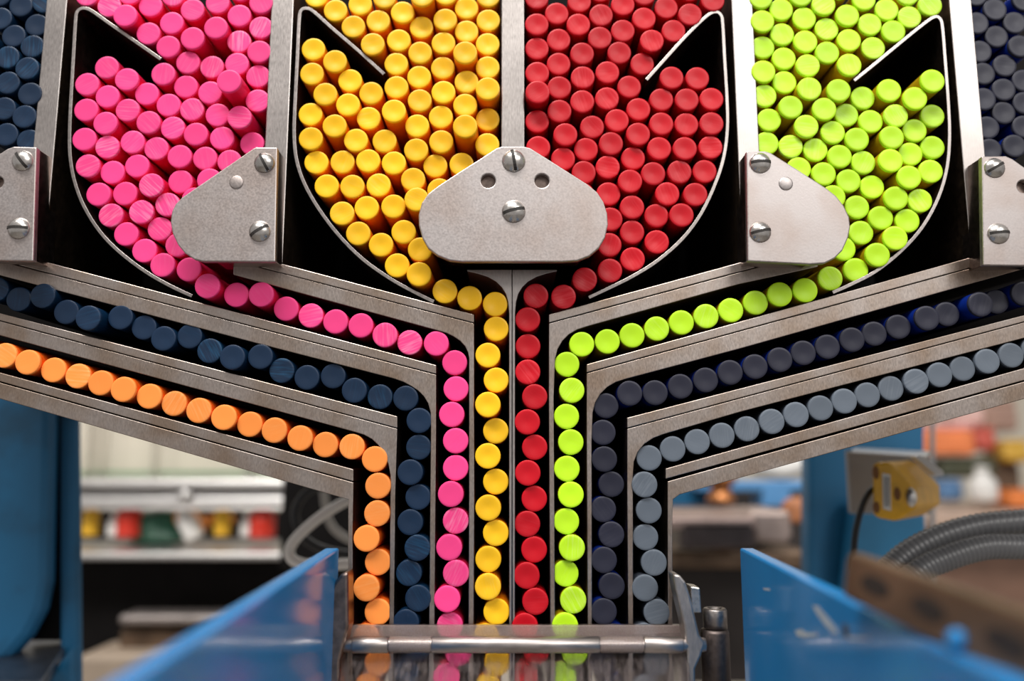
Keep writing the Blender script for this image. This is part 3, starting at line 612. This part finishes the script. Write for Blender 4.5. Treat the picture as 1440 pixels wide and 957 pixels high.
# sensor and its mount
mt = empty('sensor_mount', P(1200, 725, .13)); tag(mt, 'grey steel mounting box behind the yellow sensor', 'mount')
box('mount_box', 1197, 633, 1306, 722, .135, .004, GREYP, mt, .001)
prism_w('mount_lip', [P(1197, 633, .13), P(1304, 641, .10), P(1307, 634, .135), P(1200, 629, .16)], (0, 0, -.001), ALU, mt, .0003)
prism_w('white_tab', [P(1285, 641, .092), P(1296, 640, .092), P(1327, 662, .092), P(1327, 668, .092), P(1316, 668, .092)], (.001, .006, 0), WHITE, mt, .0004)
sn = empty('sensor', P(1250, 730, .09)); tag(sn, 'yellow photoelectric sensor with clear lens, small label and black cable', 'sensor')
YS = .085
prof = [(1226, 655), (1230, 649.5), (1249, 649), (1270, 669), (1287.5, 687), (1288.5, 714), (1259, 733), (1232, 728), (1227, 722)]
shift = P(1330, 690, YS).x - P(1288, 690, YS).x
prism_w('sensor_body', [P(x, y, YS) for x, y in prof], (shift * 1.85, .024, .0006), YEL, sn, .0012)
def disc(name, px, py, Y, rx, rz, m, dep=.0008):
    c = P(px, py, Y); n = 20
    return prism_w(name, [c + Vector((rx * math.cos(2 * math.pi * i / n), 0, rz * math.sin(2 * math.pi * i / n))) for i in range(n)], (0, dep, 0), m, sn, 0)
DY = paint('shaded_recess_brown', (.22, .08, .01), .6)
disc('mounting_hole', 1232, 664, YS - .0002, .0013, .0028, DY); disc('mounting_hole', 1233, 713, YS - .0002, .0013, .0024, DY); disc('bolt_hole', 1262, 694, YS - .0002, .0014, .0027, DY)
ln = lathe('lens', [(0, -.0022), (.0012, -.0018), (.0021, -.0008), (.0024, 0), (.0024, .0005)], ALU, (0, 0, 0), seg=16, parent=sn); ln.location = P(1281, 699, YS) - sn.location; ln.scale = (1, 1, 1.7)
lb = prism('label', [(1241, 665), (1252, 667), (1253, 718), (1242, 715)], YS - .0003, YS, WHITE, sn, 0)
for x0, w0 in ((1244, 1.2), (1247, .7), (1249.3, 1.0)):
    prism('label_print', [(x0, 670), (x0 + w0, 670.2), (x0 + w0 + .6, 712), (x0 + .6, 711.5)], YS - .0004, YS - .00031, SLOT, lb, 0).location = (0, 0, 0)
tube('cable', [P(x, y, .09) for x, y in [(1232, 684), (1222, 692), (1213, 710), (1206, 735), (1202, 760), (1200, 800)]], .0013, RUBBER, sn)
tag(tube('upright_rod', [P(1311, 540, .25), P(1311, 690, .25), P(1311, 850, .25)], .0016, GREYP), 'thin grey upright rod behind the yellow sensor', 'rod')
def conduit(label, pts, r, Y):
    tag(tube('flexible_conduit', [P(x, y, Y) for x, y in pts], r, CONDUIT, rfun=lambda i: r * (1 + .04 * (1 if i % 3 == 0 else -1)), sub=24, seg=16), label, 'conduit', 'ribbed conduits')
conduit('upper ribbed grey flexible conduit arching above its twin', [(1190, 960), (1235, 830), (1262, 790), (1310, 760), (1370, 741), (1440, 733), (1500, 726)], .0047, .06)
conduit('lower ribbed grey flexible conduit bending under its twin', [(1225, 960), (1255, 850), (1290, 805), (1335, 783), (1385, 769), (1440, 768), (1500, 762)], .0045, .05)
# shop clutter far behind
tb = empty('work_table', P(1400, 720, .8)); tag(tb, 'pale brown work table with clutter behind the ribbed conduits', 'table')
prism_w('table_top', [P(1300, 722, .85), P(1520, 722, .85), P(1520, 704, 1.1), P(1300, 704, 1.1)], (0, 0, -.02), paint('table_wood', (.5, .36, .28), .5), tb, .003)
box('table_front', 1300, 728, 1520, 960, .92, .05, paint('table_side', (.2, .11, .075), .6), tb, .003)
def clutter(label, name, cat, x0, y0, x1, y1, Y, m, lidm=None):
    e = empty(name, P((x0 + x1) / 2, y1, Y)); tag(e, label, cat)
    box('body', x0, y0 + (y1 - y0) * .18, x1, y1, Y, .06, m, e, .008)
    box('lid', x0 + 2, y0, x1 - 2, y0 + (y1 - y0) * .2, Y + .004, .052, lidm or m, e, .004)
clutter('orange plastic tub stacked behind the upright rod', 'plastic_tub', 'tub', 1300, 596, 1372, 640, .95, paint('tub_orange', (.85, .24, .08), .5), paint('tub_pink', (.75, .35, .32), .5))
clutter('white pink box beside the orange tub under the grey rail', 'carton', 'box', 1345, 560, 1385, 598, 1.0, paint('box_pink', (.75, .5, .45), .6), WHITE)
clutter('red tub right of the orange tub', 'plastic_tub', 'tub', 1374, 600, 1402, 634, .98, paint('tub_red', (.55, .1, .07), .5))
clutter('brown carton under the lowest grey rail', 'carton', 'box', 1388, 560, 1432, 606, 1.05, paint('carton_brown', (.38, .24, .19), .7))
clutter('dark green crate under the orange tub', 'crate', 'crate', 1326, 642, 1404, 672, .96, paint('crate_green', (.06, .065, .035), .6))
clutter('small blue box beside the yellow sensor', 'carton', 'box', 1326, 674, 1357, 704, .93, paint('box_blue', (.10, .22, .42), .5))
clutter('dark brown crate behind the white jug', 'crate', 'crate', 1398, 640, 1436, 702, 1.0, paint('crate_brown', (.12, .07, .04), .6))
clutter('yellow tub by the frame edge above the table', 'plastic_tub', 'tub', 1414, 618, 1450, 650, .97, paint('tub_yellow', (.6, .36, .05), .5))
clutter('orange block lying on the table by the frame edge', 'block', 'block', 1424, 688, 1460, 714, .92, paint('blk_orange', (.75, .22, .05), .5))
ej = empty('jug', P(1384, 704, .9)); tag(ej, 'white plastic jug standing on the work table', 'jug')
j1 = lathe('jug_body', [(.016, 0), (.018, .004), (.018, .026), (.008, .038), (.008, .041)], WHITE, (0, 0, 0), axis=(0, 0, 1), parent=ej, seg=20); j1.location = (0, 0, 0)
j2 = lathe('cap', [(.009, .041), (.009, .047), (0, .047)], WHITE, (0, 0, 0), axis=(0, 0, 1), parent=ej, seg=20); j2.location = (0, 0, 0)
